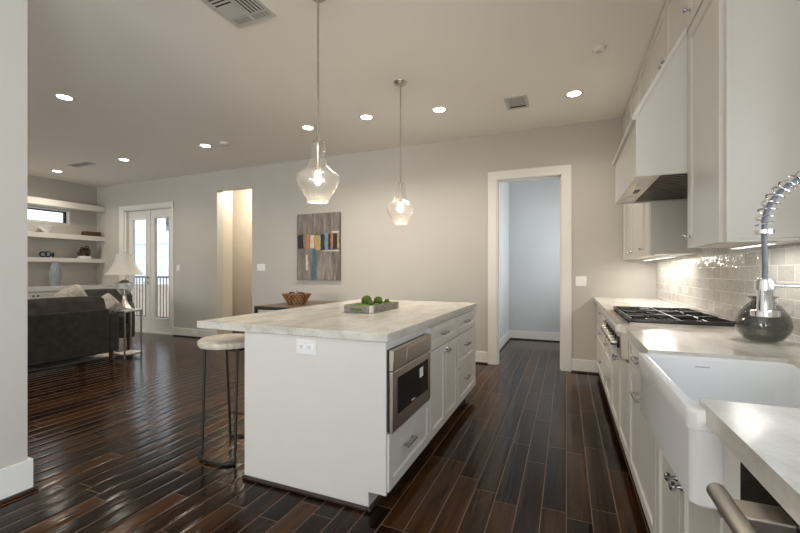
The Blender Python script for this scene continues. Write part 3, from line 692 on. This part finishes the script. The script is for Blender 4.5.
# ------------------------------------------------------------------ painting
t = thing('painting', 'abstract canvas of grey planks with a band of coloured strokes', 'painting', (-3.636, YB, 1.09))
cv = B().box(-4.039, -3.233, YB-.045, YB-.004, 1.092, 2.156, .003).make('canvas', 'canvas', t)
cols = {'k': (.014, .016, .022), 't': (.05, .13, .17), 'o': (.45, .17, .045), 'y': (.45, .30, .10), 'w': (.55, .50, .42), 'b': (.16, .24, .30), 'g': (.20, .19, .14), 'd': (.10, .04, .03)}
for k, c in cols.items(): M['p_'+k] = noisy('paint_'+k, tuple(x*.7 for x in c), tuple(min(1, x*1.35) for x in c), 22, .5, stretch=(3, 1, .6), bump=.2)
band = [('k', .02, .13, 1.60, 1.82), ('g', .135, .165, 1.62, 1.80), ('o', .175, .245, 1.60, 1.83), ('w', .265, .335, 1.60, 1.81), ('y', .345, .455, 1.57, 1.80), ('k', .465, .535, 1.575, 1.82), ('b', .54, .60, 1.575, 1.83), ('k', .605, .645, 1.58, 1.82), ('o', .65, .685, 1.60, 1.83), ('k', .69, .765, 1.58, 1.82), ('y', .768, .80, 1.60, 1.82), ('t', .31, .375, 1.11, 1.59), ('w', .50, .80, 1.545, 1.565), ('w', .66, .80, 1.835, 1.855), ('w', .18, .22, 1.25, 1.50), ('d', .02, .035, 1.60, 1.78)]
for c, a0, a1, z0, z1 in band:
    b = B(); n = 7; rr = random.Random(int(a0*1000))
    lft = [(-4.039+a0+rr.uniform(-.006, .006), z0+(z1-z0)*i/n+rr.uniform(-.006, .006)) for i in range(n+1)]
    rgt = [(-4.039+a1+rr.uniform(-.006, .006), z0+(z1-z0)*i/n+rr.uniform(-.006, .006)) for i in range(n+1)]
    b.prism(lft+rgt[::-1], YB-.0475, YB-.0448, 'y'); b.make('paint_stroke', 'p_'+c, cv)

# ------------------------------------------------------------------ ceiling fixtures
def downlight(x, y, label, pw=15):
    t = thing('recessed_downlight', label, 'ceiling light', (x, y, CZ), 0, 'recessed downlights')
    B().lathe([(.062, -.001), (.066, -.006), (.088, -.005), (.092, 0)], (x, y, CZ), 32).make('trim_ring', 'trim', t)
    B().lathe([(0, -.003), (.064, -.003)], (x, y, CZ), 32).make('diffuser', 'led', t)
    l = bpy.data.lights.new('downlight_lamp', 'SPOT'); l.energy = pw; l.color = (1, .90, .76); l.spot_size = math.radians(150); l.spot_blend = .9; l.shadow_soft_size = .06
    o = bpy.data.objects.new('downlight_lamp', l); COL.objects.link(o); o.parent = t; o.location = (0, 0, -.02)
downlight(-4.817, 2.426, 'recessed downlight nearest the camera over the living room floor')
downlight(-8.50, 4.164, 'recessed downlight at far left close above the wall shelves', 36)
downlight(-6.622, 4.159, 'recessed downlight in front of the french doors', 22)
downlight(-4.80, 4.153, 'recessed downlight beside the round smoke detector')
downlight(-3.006, 4.136, 'recessed downlight seen just left of the nearer pendant rod', 46)
downlight(-2.167, 4.122, 'recessed downlight seen between the two pendant rods', 46)
downlight(-1.312, 4.25, 'recessed downlight seen just right of the farther pendant', 34)
downlight(.073, 4.40, 'recessed downlight over the aisle in front of the pantry doorway', 24)
for x, y, lab, r in ((-4.452, 4.179, 'white smoke detector on the ceiling beside a downlight', .065), (.245, 3.582, 'round white ceiling sensor near the wall cabinets', .05)):
    t = thing('smoke_detector', lab, 'smoke detector', (x, y, CZ))
    B().lathe([(r, 0), (r, -.012), (r*.85, -.026), (r*.6, -.03), (0, -.03)], (x, y, CZ), 32).make('body', 'trim', t)
    B().lathe([(r*.45, -.0305), (r*.42, -.034), (r*.2, -.034), (r*.16, -.0305)], (x, y, CZ), 24).make('vent_ring', 'grille', t)
def vent(x0, x1, y0, y1, label, fn):
    t = thing('ceiling_vent', label, 'air vent', ((x0+x1)/2, (y0+y1)/2, CZ)); b = B(); w = .028
    b.box(x0, x0+w, y0, y1, CZ-.009, CZ-.0005, .002); b.box(x1-w, x1, y0, y1, CZ-.009, CZ-.0005, .002); b.box(x0+w, x1-w, y0, y0+w, CZ-.009, CZ-.0005, .002); b.box(x0+w, x1-w, y1-w, y1, CZ-.009, CZ-.0005, .002)
    b.make('frame', 'grille', t); B().box(x0+w, x1-w, y0+w, y1-w, CZ-.003, CZ-.0005).make('backing', 'slot', t); fn(t, x0+w, x1-w, y0+w, y1-w)
def slats(t, x0, x1, y0, y1, n, ax, ang=.6):
    b = B()
    for i in range(n):
        if ax == 'y':
            x = x0+(x1-x0)*(i+.5)/n; b.box(x-(x1-x0)/n*.27, x+(x1-x0)/n*.27, y0, y1, CZ-.009, CZ-.0075, rot=None)
        else:
            y = y0+(y1-y0)*(i+.5)/n; b.box(x0, x1, y-(y1-y0)/n*.27, y+(y1-y0)/n*.27, CZ-.009, CZ-.0075)
    b.make('louvre', 'grille', t)
def v1(t, x0, x1, y0, y1):
    xm = (x0+x1)/2; ym = y1-.06
    B().box(xm-.006, xm+.006, y0, y1, CZ-.012, CZ-.003).make('centre_bar', 'grille', t)
    B().box(x0, xm-.01, y0+.10, ym-.01, CZ-.010, CZ-.006).make('blade_panel', 'grille', t)
    slats(t, xm+.008, x1, y0, ym-.008, 5, 'y'); slats(t, x0, xm-.008, y0, y0+.09, 3, 'x')
    B().box(x0, x1, ym-.004, ym+.004, CZ-.011, CZ-.004).make('cross_bar', 'grille', t)
    slats(t, x0, x1, ym+.006, y1, 5, 'x')
vent(-2.245, -1.888, 1.876, 2.234, 'large square ceiling vent at the top edge by the pendant rod', v1)
vent(-.605, -.375, 4.23, 4.55, 'small square ceiling vent above the pantry doorway', lambda t, a, b_, c, d: (slats(t, a, b_, c, d-.05, 12, 'x')))
vent(-7.85, -7.30, 3.98, 4.14, 'narrow dark ceiling vent between downlights over the living room', lambda t, a, b_, c, d: slats(t, a, b_, c, d, 3, 'x'))

# ------------------------------------------------------------------ pendants
def pendant(x, y, label):
    t = thing('pendant_lamp', label, 'pendant lamp', (x, y, CZ), 0, 'clear glass pendants over the island')
    zb = 1.69; zt = zb+.39
    B().lathe([(0, -.028), (.045, -.026), (.062, -.012), (.064, 0)], (x, y, CZ), 32).make('canopy', 'nickel', t)
    b = B(); b.cyl((x, y, zt+.005), (x, y, CZ-.02), .0068, 12); b.lathe([(0, 0), (.012, .002), (.010, .035), (.006, .045)], (x, y, zt+.0), 16); b.make('rod', 'nickel', t)
    pr = [(.068, 0), (.066, .004), (.082, .03), (.112, .078), (.133, .120), (.141, .150), (.138, .170), (.120, .188), (.088, .208), (.064, .235), (.051, .27), (.046, .33), (.045, .378), (.040, .388), (.012, .390)]
    o = B().lathe(pr, (x, y, zb), 48).make('glass_shade', 'seedy', t)
    B().lathe([(.0685, -.003), (.071, 0), (.0685, .003), (.0665, 0), (.0685, -.003)], (x, y, zb), 40).make('glass_rim', 'clear', o)
    s_ = B(); s_.lathe([(0, .388), (.018, .385), (.018, .33), (.012, .32), (.012, .24), (.019, .235), (.019, .20), (.0, .20)], (x, y, zb), 24); s_.make('socket', 'nickel', t)
    B().lathe([(0, 0), (.010, .004), (.018, .018), (.022, .040), (.020, .062), (.013, .082), (.011, .095), (0, .096)], (x, y, zb+.108), 24).make('bulb', 'bulb', t)
    l = bpy.data.lights.new('pendant_glow', 'POINT'); l.energy = 2.5; l.color = (1, .84, .62); l.shadow_soft_size = .03
    q = bpy.data.objects.new('pendant_glow', l); COL.objects.link(q); q.parent = t; q.location = (0, 0, zb+.045-CZ)
    return t
p1 = pendant(-1.498, 2.170, 'clear seeded glass pendant over the near end of the island')
dup(p1, (-1.465, 3.486, CZ), 'clear glass pendant hanging farther away over the far end of the island')

# ------------------------------------------------------------------ tray on the island
tx0, tx1, ty0, ty1, tz = -1.585, -1.318, 2.60, 3.10, .9205
t = thing('wooden_tray', 'weathered grey wooden tray with cut-out handles on the island worktop', 'tray', ((tx0+tx1)/2, (ty0+ty1)/2, tz))
b = B(); w = .016; h = .055
b.box(tx0, tx1, ty0, ty1, tz, tz+.01); b.box(tx0, tx0+w, ty0, ty1, tz, tz+h, .002); b.box(tx1-w, tx1, ty0, ty1, tz, tz+h, .002)
for y in (ty0, ty1-w):
    xm = (tx0+tx1)/2
    b.box(tx0+w, xm-.045, y, y+w, tz, tz+h); b.box(xm+.045, tx1-w, y, y+w, tz, tz+h); b.box(xm-.045, xm+.045, y, y+w, tz, tz+.016); b.box(xm-.045, xm+.045, y, y+w, tz+.036, tz+h)
b.make('tray_box', 'greywood', t)
for x in (tx0-.002, tx1-.026):
    for y in (ty0-.002, ty1-.026): B().box(x, x+.028, y, y+.028, tz, tz+h+.002, .002).make('corner_block', 'palewood', t)
b = B(); rr = random.Random(3)
for i in range(260):
    b.sph((rr.uniform(tx0+.026, tx1-.026), rr.uniform(ty0+.03, ty1-.03), tz+.034+rr.uniform(0, .016)), rr.uniform(.007, .014), 6)
b.box(tx0+w+.001, tx1-w-.001, ty0+w+.001, ty1-w-.001, tz+.011, tz+.036)
tag(b.make('moss_bed', 'moss'), 'bed of green moss filling the grey wooden tray', 'moss', kind='stuff')
balls = [(-1.470, 2.80, .042, 'largest green moss ball, left of the others in the tray'), (-1.405, 2.875, .036, 'second green moss ball at the tray centre, beside the largest'), (-1.37, 2.97, .022, 'small green moss ball at the far right end of the tray'), (-1.41, 2.755, .024, 'small green moss ball in front of the two large ones in the tray')]
for x, y, r, lab in balls:
    b = B().sph((0, 0, 0), r, 20)
    for v in b.bm.verts: v.co *= 1+.06*math.sin(v.co.x*300)*math.cos(v.co.y*270+v.co.z*200)
    o = b.make('moss_ball', 'mossball'); o.location = (x, y, tz+.046+r*.8); tag(o, lab, 'moss ball', 'green moss balls in the tray')

# ------------------------------------------------------------------ bar stool
t = thing('bar_stool', 'bleached wood bar stool on thin black legs under the island overhang', 'stool', (-2.12, 2.06, 0))
b = B(); b.lathe([(0, .715), (.165, .715), (.192, .722), (.202, .740), (.200, .758), (.185, .770), (.10, .766), (0, .760)], (-2.175, 2.08, 0), 48)
o = b.make('seat', 'seatwood', t)
LG = {'a': ((-2.255, 1.925), (-2.300, 1.985)), 'b': ((-1.955, 1.915), (-1.995, 1.975)), 'c': ((-2.290, 2.20), (-2.255, 2.13)), 'd': ((-1.955, 2.22), (-1.995, 2.19))}
for k, (f0, f1) in LG.items():
    B().cyl((f0[0], f0[1], 0.008), (f1[0], f1[1], .718), .0085, 12).make('leg', 'blackmetal', t)
def arc(p, q, bulge, n=14):
    P = []
    for i in range(n+1):
        u = i/n; a = PI*u; P.append((p[0]+(q[0]-p[0])*(1-math.cos(a))/2, p[1]+(q[1]-p[1])*u+bulge*math.sin(a), .0115))
    return P
B().tube(arc(LG['a'][0], LG['b'][0], -.065), .0095).make('foot_ring', 'blackmetal', t)
B().tube(arc(LG['c'][0], LG['d'][0], .065), .0095).make('foot_ring', 'blackmetal', t)
B().cyl((-2.278, 2.212, .19), (-1.965, 2.212, .19), .007, 10).make('footrest', 'blackmetal', t)
b = B(); b.tube([(-2.25, 1.985, .712), (-1.995, 1.975, .712), (-1.995, 2.19, .712), (-2.24, 2.19, .712)], .008, 8, True); b.make('seat_frame', 'blackmetal', t)

# ------------------------------------------------------------------ table behind the island with basket
x0, x1, y0, y1 = -3.93, -2.30, 4.19, 5.26
t = thing('dining_table', 'dark walnut table with square black metal frame behind the island', 'table', ((x0+x1)/2, (y0+y1)/2, 0))
B().box(x0, x1, y0, y1, .748, .763, .002).make('tabletop', 'tabletop', t)
b = B()
for y in (y0, y1-.035): b.box(x0, x1, y, y+.035, .713, .748)
for x in (x0, x1-.035): b.box(x, x+.035, y0+.035, y1-.035, .713, .748)
b.make('frame', 'blackmetal', t)
for x in (x0, x1-.035):
    for y in (y0, y1-.035): B().box(x, x+.035, y, y+.035, 0, .713).make('leg', 'blackmetal', t)
cx, cy, cz = -3.56, 4.63, .764
o = B().lathe([(0, 0), (.115, 0), (.125, .01), (.205, .145), (.212, .150), (.205, .153), (.195, .147), (.115, .015), (0, .012)], (0, 0, 0), 40).make('wicker_basket', 'wicker'); o.location = (cx, cy, cz)
tag(o, 'flared brown woven wicker basket on the dark table behind the island', 'basket')
M['darkball'] = noisy('dark_vine_ball', (.02, .012, .008), (.06, .035, .022), 60, .6, bump=.6)
for x, y, z, r, lab in ((-.085, .0, .125, .055, 'dark vine ball at the left side of the wicker basket'), (.09, -.01, .12, .055, 'dark vine ball at the right side of the wicker basket'), (-.01, .09, .11, .06, 'dark vine ball at the back of the wicker basket')):
    o = B().sph((0, 0, 0), r).make('decorative_ball', 'darkball'); o.location = (cx+x, cy+y, cz+z); tag(o, lab, 'decorative ball', 'balls in the wicker basket')
b = B()
for k in range(7):
    a = PI*k/7; rt = Matrix.Rotation(a, 3, 'Z') @ Matrix.Rotation(.4*k, 3, 'X')
    b.tube([tuple(rt @ Vector((.062*math.cos(2*PI*i/24), 0, .062*math.sin(2*PI*i/24)))) for i in range(24)], .0035, 6, True)
o = b.make('wire_ball', 'pull'); o.location = (cx+.015, cy-.055, cz+.142); tag(o, 'open silver wire ball on top of the wicker basket', 'decorative ball', 'balls in the wicker basket')

# ------------------------------------------------------------------ living room
o = B().box(-8.5, -6.08, .9, 3.82, .001, .014, .004).make('area_rug', 'rug'); tag(o, 'cream area rug under the charcoal sofa and armchair', 'rug')
def cushion(name, m, parent, c, sz, rot=None, puff=.35, lab=None, local=False):
    t_ = bmesh.new(); bmesh.ops.create_cube(t_, size=1); bmesh.ops.subdivide_edges(t_, edges=t_.edges[:], cuts=5, use_grid_fill=True)
    for v in t_.verts:
        x, y, z = v.co*2
        k = (1-x*x)*(1-y*y); e = max(abs(x), abs(y))
        v.co.z *= (1-puff)+puff*min(1, 1.6*(1-e**4)) if puff else 1
        v.co.x *= 1-.05*(y*y); v.co.y *= 1-.05*(x*x)
        v.co = Vector((v.co.x*sz[0], v.co.y*sz[1], v.co.z*sz[2]))
    mt = Matrix.Translation(c) @ (rot.to_4x4() if rot else Matrix.Identity(4)); bmesh.ops.transform(t_, matrix=mt, verts=t_.verts[:])
    b = B(); b._merge(t_, True); o = b.make(name, m, parent, lab, local=local); subsurf(o, 1); return o
# sofa: back towards the kitchen, facing the shelves
t = thing('sofa', 'charcoal sofa with its plain back to the camera, partly behind the white wall', 'sofa', (-6.2, 2.5, 0))
ys, ye = 1.30, 3.45
b = B(); b.box(-5.89, -5.79, ys, ye, .115, .72, .02, seg=3); b.make('back_panel', 'fabric2', t)
B().box(-6.62, -5.88, ys, ye, .12, .36, .02).make('seat_base', 'fabric2', t)
for y0, y1 in ((ye+.002, ye+.14), (ys-.14, ys-.002)):
    b = B(); b.box(-6.64, -5.805, y0, y1, .12, .655, .03, seg=3); b.make('arm', 'fabric2', t)
ym = (ys+ye)/2
for y0, y1 in ((ys, ym), (ym, ye)):
    cushion('seat_cushion', 'fabric', t, (-6.33, (y0+y1)/2, .44), (.64, y1-y0-.01, .17), puff=.15)
    cushion('back_cushion', 'fabric', t, (-5.925, (y0+y1)/2, .70), (.40, y1-y0-.005, .20), Matrix.Rotation(math.radians(82), 3, 'Y'), puff=.25)
for x in (-5.87, -6.58):
    for y in (ye+.06, ys-.06): B().cyl((x, y, .125), (x, y, .0145 if x < -6 else 0), .028, 12, r2=.018).make('leg', 'legwood', t)
for (cx, cy, cz, rx, ry, rz, lab, s_) in ((-6.17, 3.22, .835, 24, 74, 8, 'cream throw pillow propped on the sofa near its right arm', .38), (-6.72, 3.96, .72, 40, 72, -30, 'cream throw pillow standing on its corner in the dark armchair', .27)):
    R = Matrix.Rotation(math.radians(rz), 3, 'Z') @ Matrix.Rotation(math.radians(ry), 3, 'Y') @ Matrix.Rotation(math.radians(rx), 3, 'Z')
    o = cushion('throw_pillow', 'pillow', None, (0, 0, 0), (s_, s_, .15), R, puff=.85); o.location = (cx, cy, cz); tag(o, lab, 'pillow', 'cream throw pillows')
# tufted armchair turned towards the camera (built facing -Y)
t = thing('armchair', 'tufted charcoal armchair beyond the side table, facing the room', 'armchair', (-6.92, 4.05, .0), math.radians(59))
o_ = t; LOC = dict(local=True)
B().box(-.33, .33, -.36, .30, .17, .40, .03, seg=3).make('seat_base', 'fabric', t, **LOC)
cushion('seat_cushion', 'fabric', t, (0, -.08, .46), (.56, .60, .15), puff=.15, local=True)
b = B(); b.lathe([(0, 0), (.30, .0), (.33, .03), (.34, .40), (.31, .50), (.24, .54), (0, .55)], (0, 0, 0), 28)
for v in b.bm.verts: v.co = Vector((v.co.x*1.12, v.co.y*.34+.30+v.co.z*.12, v.co.z+.39))
b.make('backrest', 'fabric', t, **LOC)
for s_ in (-1, 1):
    b = B(); b.box(min(s_*.28, s_*.39), max(s_*.28, s_*.39), -.36, .34, .17, .60, .04, seg=3); b.cyl((s_*.335, -.37, .61), (s_*.335, .30, .66), .062, 20); b.make('arm', 'fabric', t, **LOC)
b = B()
for x in (-.28, -.14, 0, .14, .28):
    for z in (.24, .33): b.sph((x+(.07 if z > .3 else 0), -.362, z), .012, 10)
b.make('tufting_buttons', 'fabric2', t, **LOC)
for x in (-.30, .30):
    for y in (-.30, .28): B().cyl((x, y, .175), (x*1.05, y*1.05, 0), .026, 12, r2=.016).make('leg', 'legwood', t, **LOC)

# side table
x0, x1, y0, y1 = -5.97, -5.72, 3.60, 3.85
t = thing('side_table', 'slim champagne metal side table beside the sofa arm', 'side table', ((x0+x1)/2, (y0+y1)/2, 0))
B().box(x0, x1, y0, y1, .668, .684, .002).make('table_top', 'marble', t)
b = B(); w = .016
for z in (.652, .040):
    for y in (y0, y1-w): b.box(x0, x1, y, y+w, z, z+w)
    for x in (x0, x1-w): b.box(x, x+w, y0+w, y1-w, z, z+w)
b.make('frame', 'champagne', t)
B().box(x0+.004, x1-.004, y0+.004, y1-.004, .056, .066).make('lower_shelf', 'marble', t)
for x in (x0, x1-w):
    for y in (y0, y1-w): B().box(x, x+w, y, y+w, 0, .652).make('leg', 'champagne', t)
# table lamp
lx, ly, lz = -5.88, 3.70, .685
t = thing('table_lamp', 'table lamp with white bell shade and clear glass urn on the side table', 'table lamp', (lx, ly, lz))
B().lathe([(0, 0), (.105, 0), (.108, .01), (.085, .03), (.055, .07), (.032, .13), (.022, .185), (.024, .20), (0, .20)], (lx, ly, lz), 32).make('base', 'champagne', t)
B().lathe([(.02, .20), (.05, .215), (.085, .27), (.102, .33), (.105, .375), (.095, .385), (.03, .385)], (lx, ly, lz), 32).make('glass_urn', 'clear', t)
B().lathe([(.07, .385), (.075, .392), (.045, .412), (.02, .425), (.013, .47), (.013, .50), (0, .50)], (lx, ly, lz), 24).make('neck_cap', 'nickel', t)
b = B(); b.cyl((lx, ly, lz+.20), (lx, ly, lz+.39), .006); b.cyl((lx, ly, lz+.49), (lx, ly, lz+.815), .004); b.lathe([(0, 0), (.01, .003), (.012, .014), (0, .026)], (lx, ly, lz+.81), 16); b.make('stem', 'nickel', t)
b = B()
pr = [(.232, .50), (.190, .55), (.148, .63), (.120, .71), (.105, .80)]
b.lathe(pr + [(r-.004, z) for r, z in pr[::-1]] + [pr[0]], (lx, ly, lz), 8*5); b.make('lamp_shade', 'shade', t)

# wall shelves on the far left wall
for i, (z0, z1, lab) in enumerate(((2.485, 2.605, 'top thick white floating shelf directly above the high window'), (1.870, 1.965, 'middle thick white floating shelf just below the high window'), (1.412, 1.495, 'lowest thick white floating shelf above the built-in cabinets'))):
    o = B().box(XL, -9.045, 1.6, YB-.001, z0, z1, .002).make('wall_shelf', 'cab'); tag(o, lab, 'shelf', 'white floating shelves')
t = thing('built_in_cabinet', 'long white built-in base cabinet under the floating shelves', 'cabinet', (-9.07, 3.9, 0))
B().box(XL+.004, -8.815, 1.75, YB-.001, 0, .865).make('carcass', 'cab', t)
yy = 5.29
for k in range(8):
    d = B().shaker(-8.795, 1, yy-.435, yy, .08, .855, rail=.05).make('door', 'cab', t)
    knob(d, -8.795, 1, yy-.435+.035 if k % 2 == 0 else yy-.035, .79, .014, 'blackmetal'); yy -= .437
o = B().box(XL, -8.775, 1.7, YB-.001, .866, .948, .003).make('cabinet_top', 'cab'); tag(o, 'thick white top of the built-in cabinets under the shelves', 'worktop')
# things on the shelves
pv = [(0, 0), (.082, 0), (.100, .05), (.124, .17), (.116, .27), (.082, .39), (.055, .46), (.056, .478), (.045, .475), (0, .46)]
b = B().lathe(pv, (0, 0, 0), 48)
for v in b.bm.verts:
    a = math.atan2(v.co.y, v.co.x); k = 1+.035*math.cos(16*a); v.co.x *= k; v.co.y *= k
o = b.make('tall_vase', 'vasegrey'); o.scale = (.78, .78, 1); o.location = (-9.03, 4.40, .949); tag(o, 'tall ribbed grey vase standing on the built-in cabinet', 'vase')
b = B().lathe([(0, 0), (.05, 0), (.035, .02), (.06, .05), (.115, .11), (.12, .125), (.10, .11), (.05, .06), (0, .05)], (0, 0, 0), 28)
for v in b.bm.verts: v.co.z += .05*max(0, v.co.y*6-.2)*(.5 if v.co.z > .08 else 0); v.co.y *= 1.1
o = b.make('white_bowl', 'white'); o.location = (-9.19, 4.33, 1.966); tag(o, 'small white footed bowl on the shelf below the window', 'bowl')
for k, z in enumerate((1.966, 2.012)):
    t = thing('book', ('lower', 'upper')[k]+' of two brown books lying flat on the shelf below the window', 'book', (-9.17, 5.1, z), 0, 'brown books on the shelf')
    b = B(); b.box(-9.27, -9.08, 4.96, 5.23, z, z+.005); b.box(-9.27, -9.08, 4.96, 5.23, z+.04, z+.045); b.box(-9.085, -9.078, 4.96, 5.23, z, z+.045); b.make('cover', 'bookbrown', t)
    B().box(-9.265, -9.086, 4.965, 5.225, z+.005, z+.04).make('pages', 'bookbrown', t)
t = thing('ring_sculpture', 'blue-black sculpture of three interlocking rings on the lowest shelf', 'sculpture', (-9.17, 4.34, 1.496))
for k, y in enumerate((4.27, 4.35, 4.43)):
    b = B(); r = (.045, .05, .04)[k]; an = (.5, 1.2, -.9)[k]
    b.tube([(-9.17+r*math.cos(2*PI*i/28)*math.sin(an), y+r*math.cos(2*PI*i/28)*math.cos(an), 1.496+r+.015+r*math.sin(2*PI*i/28)) for i in range(28)], .014, 8, True); b.make('ring', 'inkblue', t)
t = thing('coral_sculpture', 'dark brown knotted sculpture on a white block on the lowest shelf', 'sculpture', (-9.17, 4.93, 1.496))
B().box(-9.23, -9.11, 4.87, 5.06, 1.496, 1.546, .003).make('block_base', 'white', t)
b = B(); rr = random.Random(5)
for k in range(30):
    c = Vector((-9.17+rr.uniform(-.04, .04), 4.965+rr.uniform(-.075, .075), 1.575+rr.uniform(0, .15))); nr = rr.uniform(.02, .032); Rm = Matrix.Rotation(rr.uniform(0, 3), 3, 'Z') @ Matrix.Rotation(rr.uniform(0, 3), 3, 'X')
    b.tube([tuple(c+Rm @ Vector((nr*math.cos(2*PI*i/14), nr*math.sin(2*PI*i/14), 0))) for i in range(14)], .011, 6, True)
b.make('knots', 'darkcoral', t)

# warm ceiling lamp inside the hall
t = thing('recessed_downlight', 'recessed downlight inside the hall behind the plain opening', 'ceiling light', (-5.55, 5.98, CZ), 0, 'recessed downlights')
B().lathe([(.062, -.001), (.066, -.006), (.088, -.005), (.092, 0)], (-5.55, 5.98, CZ), 24).make('trim_ring', 'trim', t)
B().lathe([(0, -.003), (.064, -.003)], (-5.55, 5.98, CZ), 24).make('diffuser', 'led', t)
l = bpy.data.lights.new('hall_lamp', 'POINT'); l.energy = 36; l.color = (1, .93, .82); l.shadow_soft_size = .1
o = bpy.data.objects.new('hall_lamp', l); COL.objects.link(o); o.parent = t; o.location = (0, 0, -.12)

# tidy the helper property
for o in bpy.data.objects:
    if 'org' in o.keys(): del o['org']
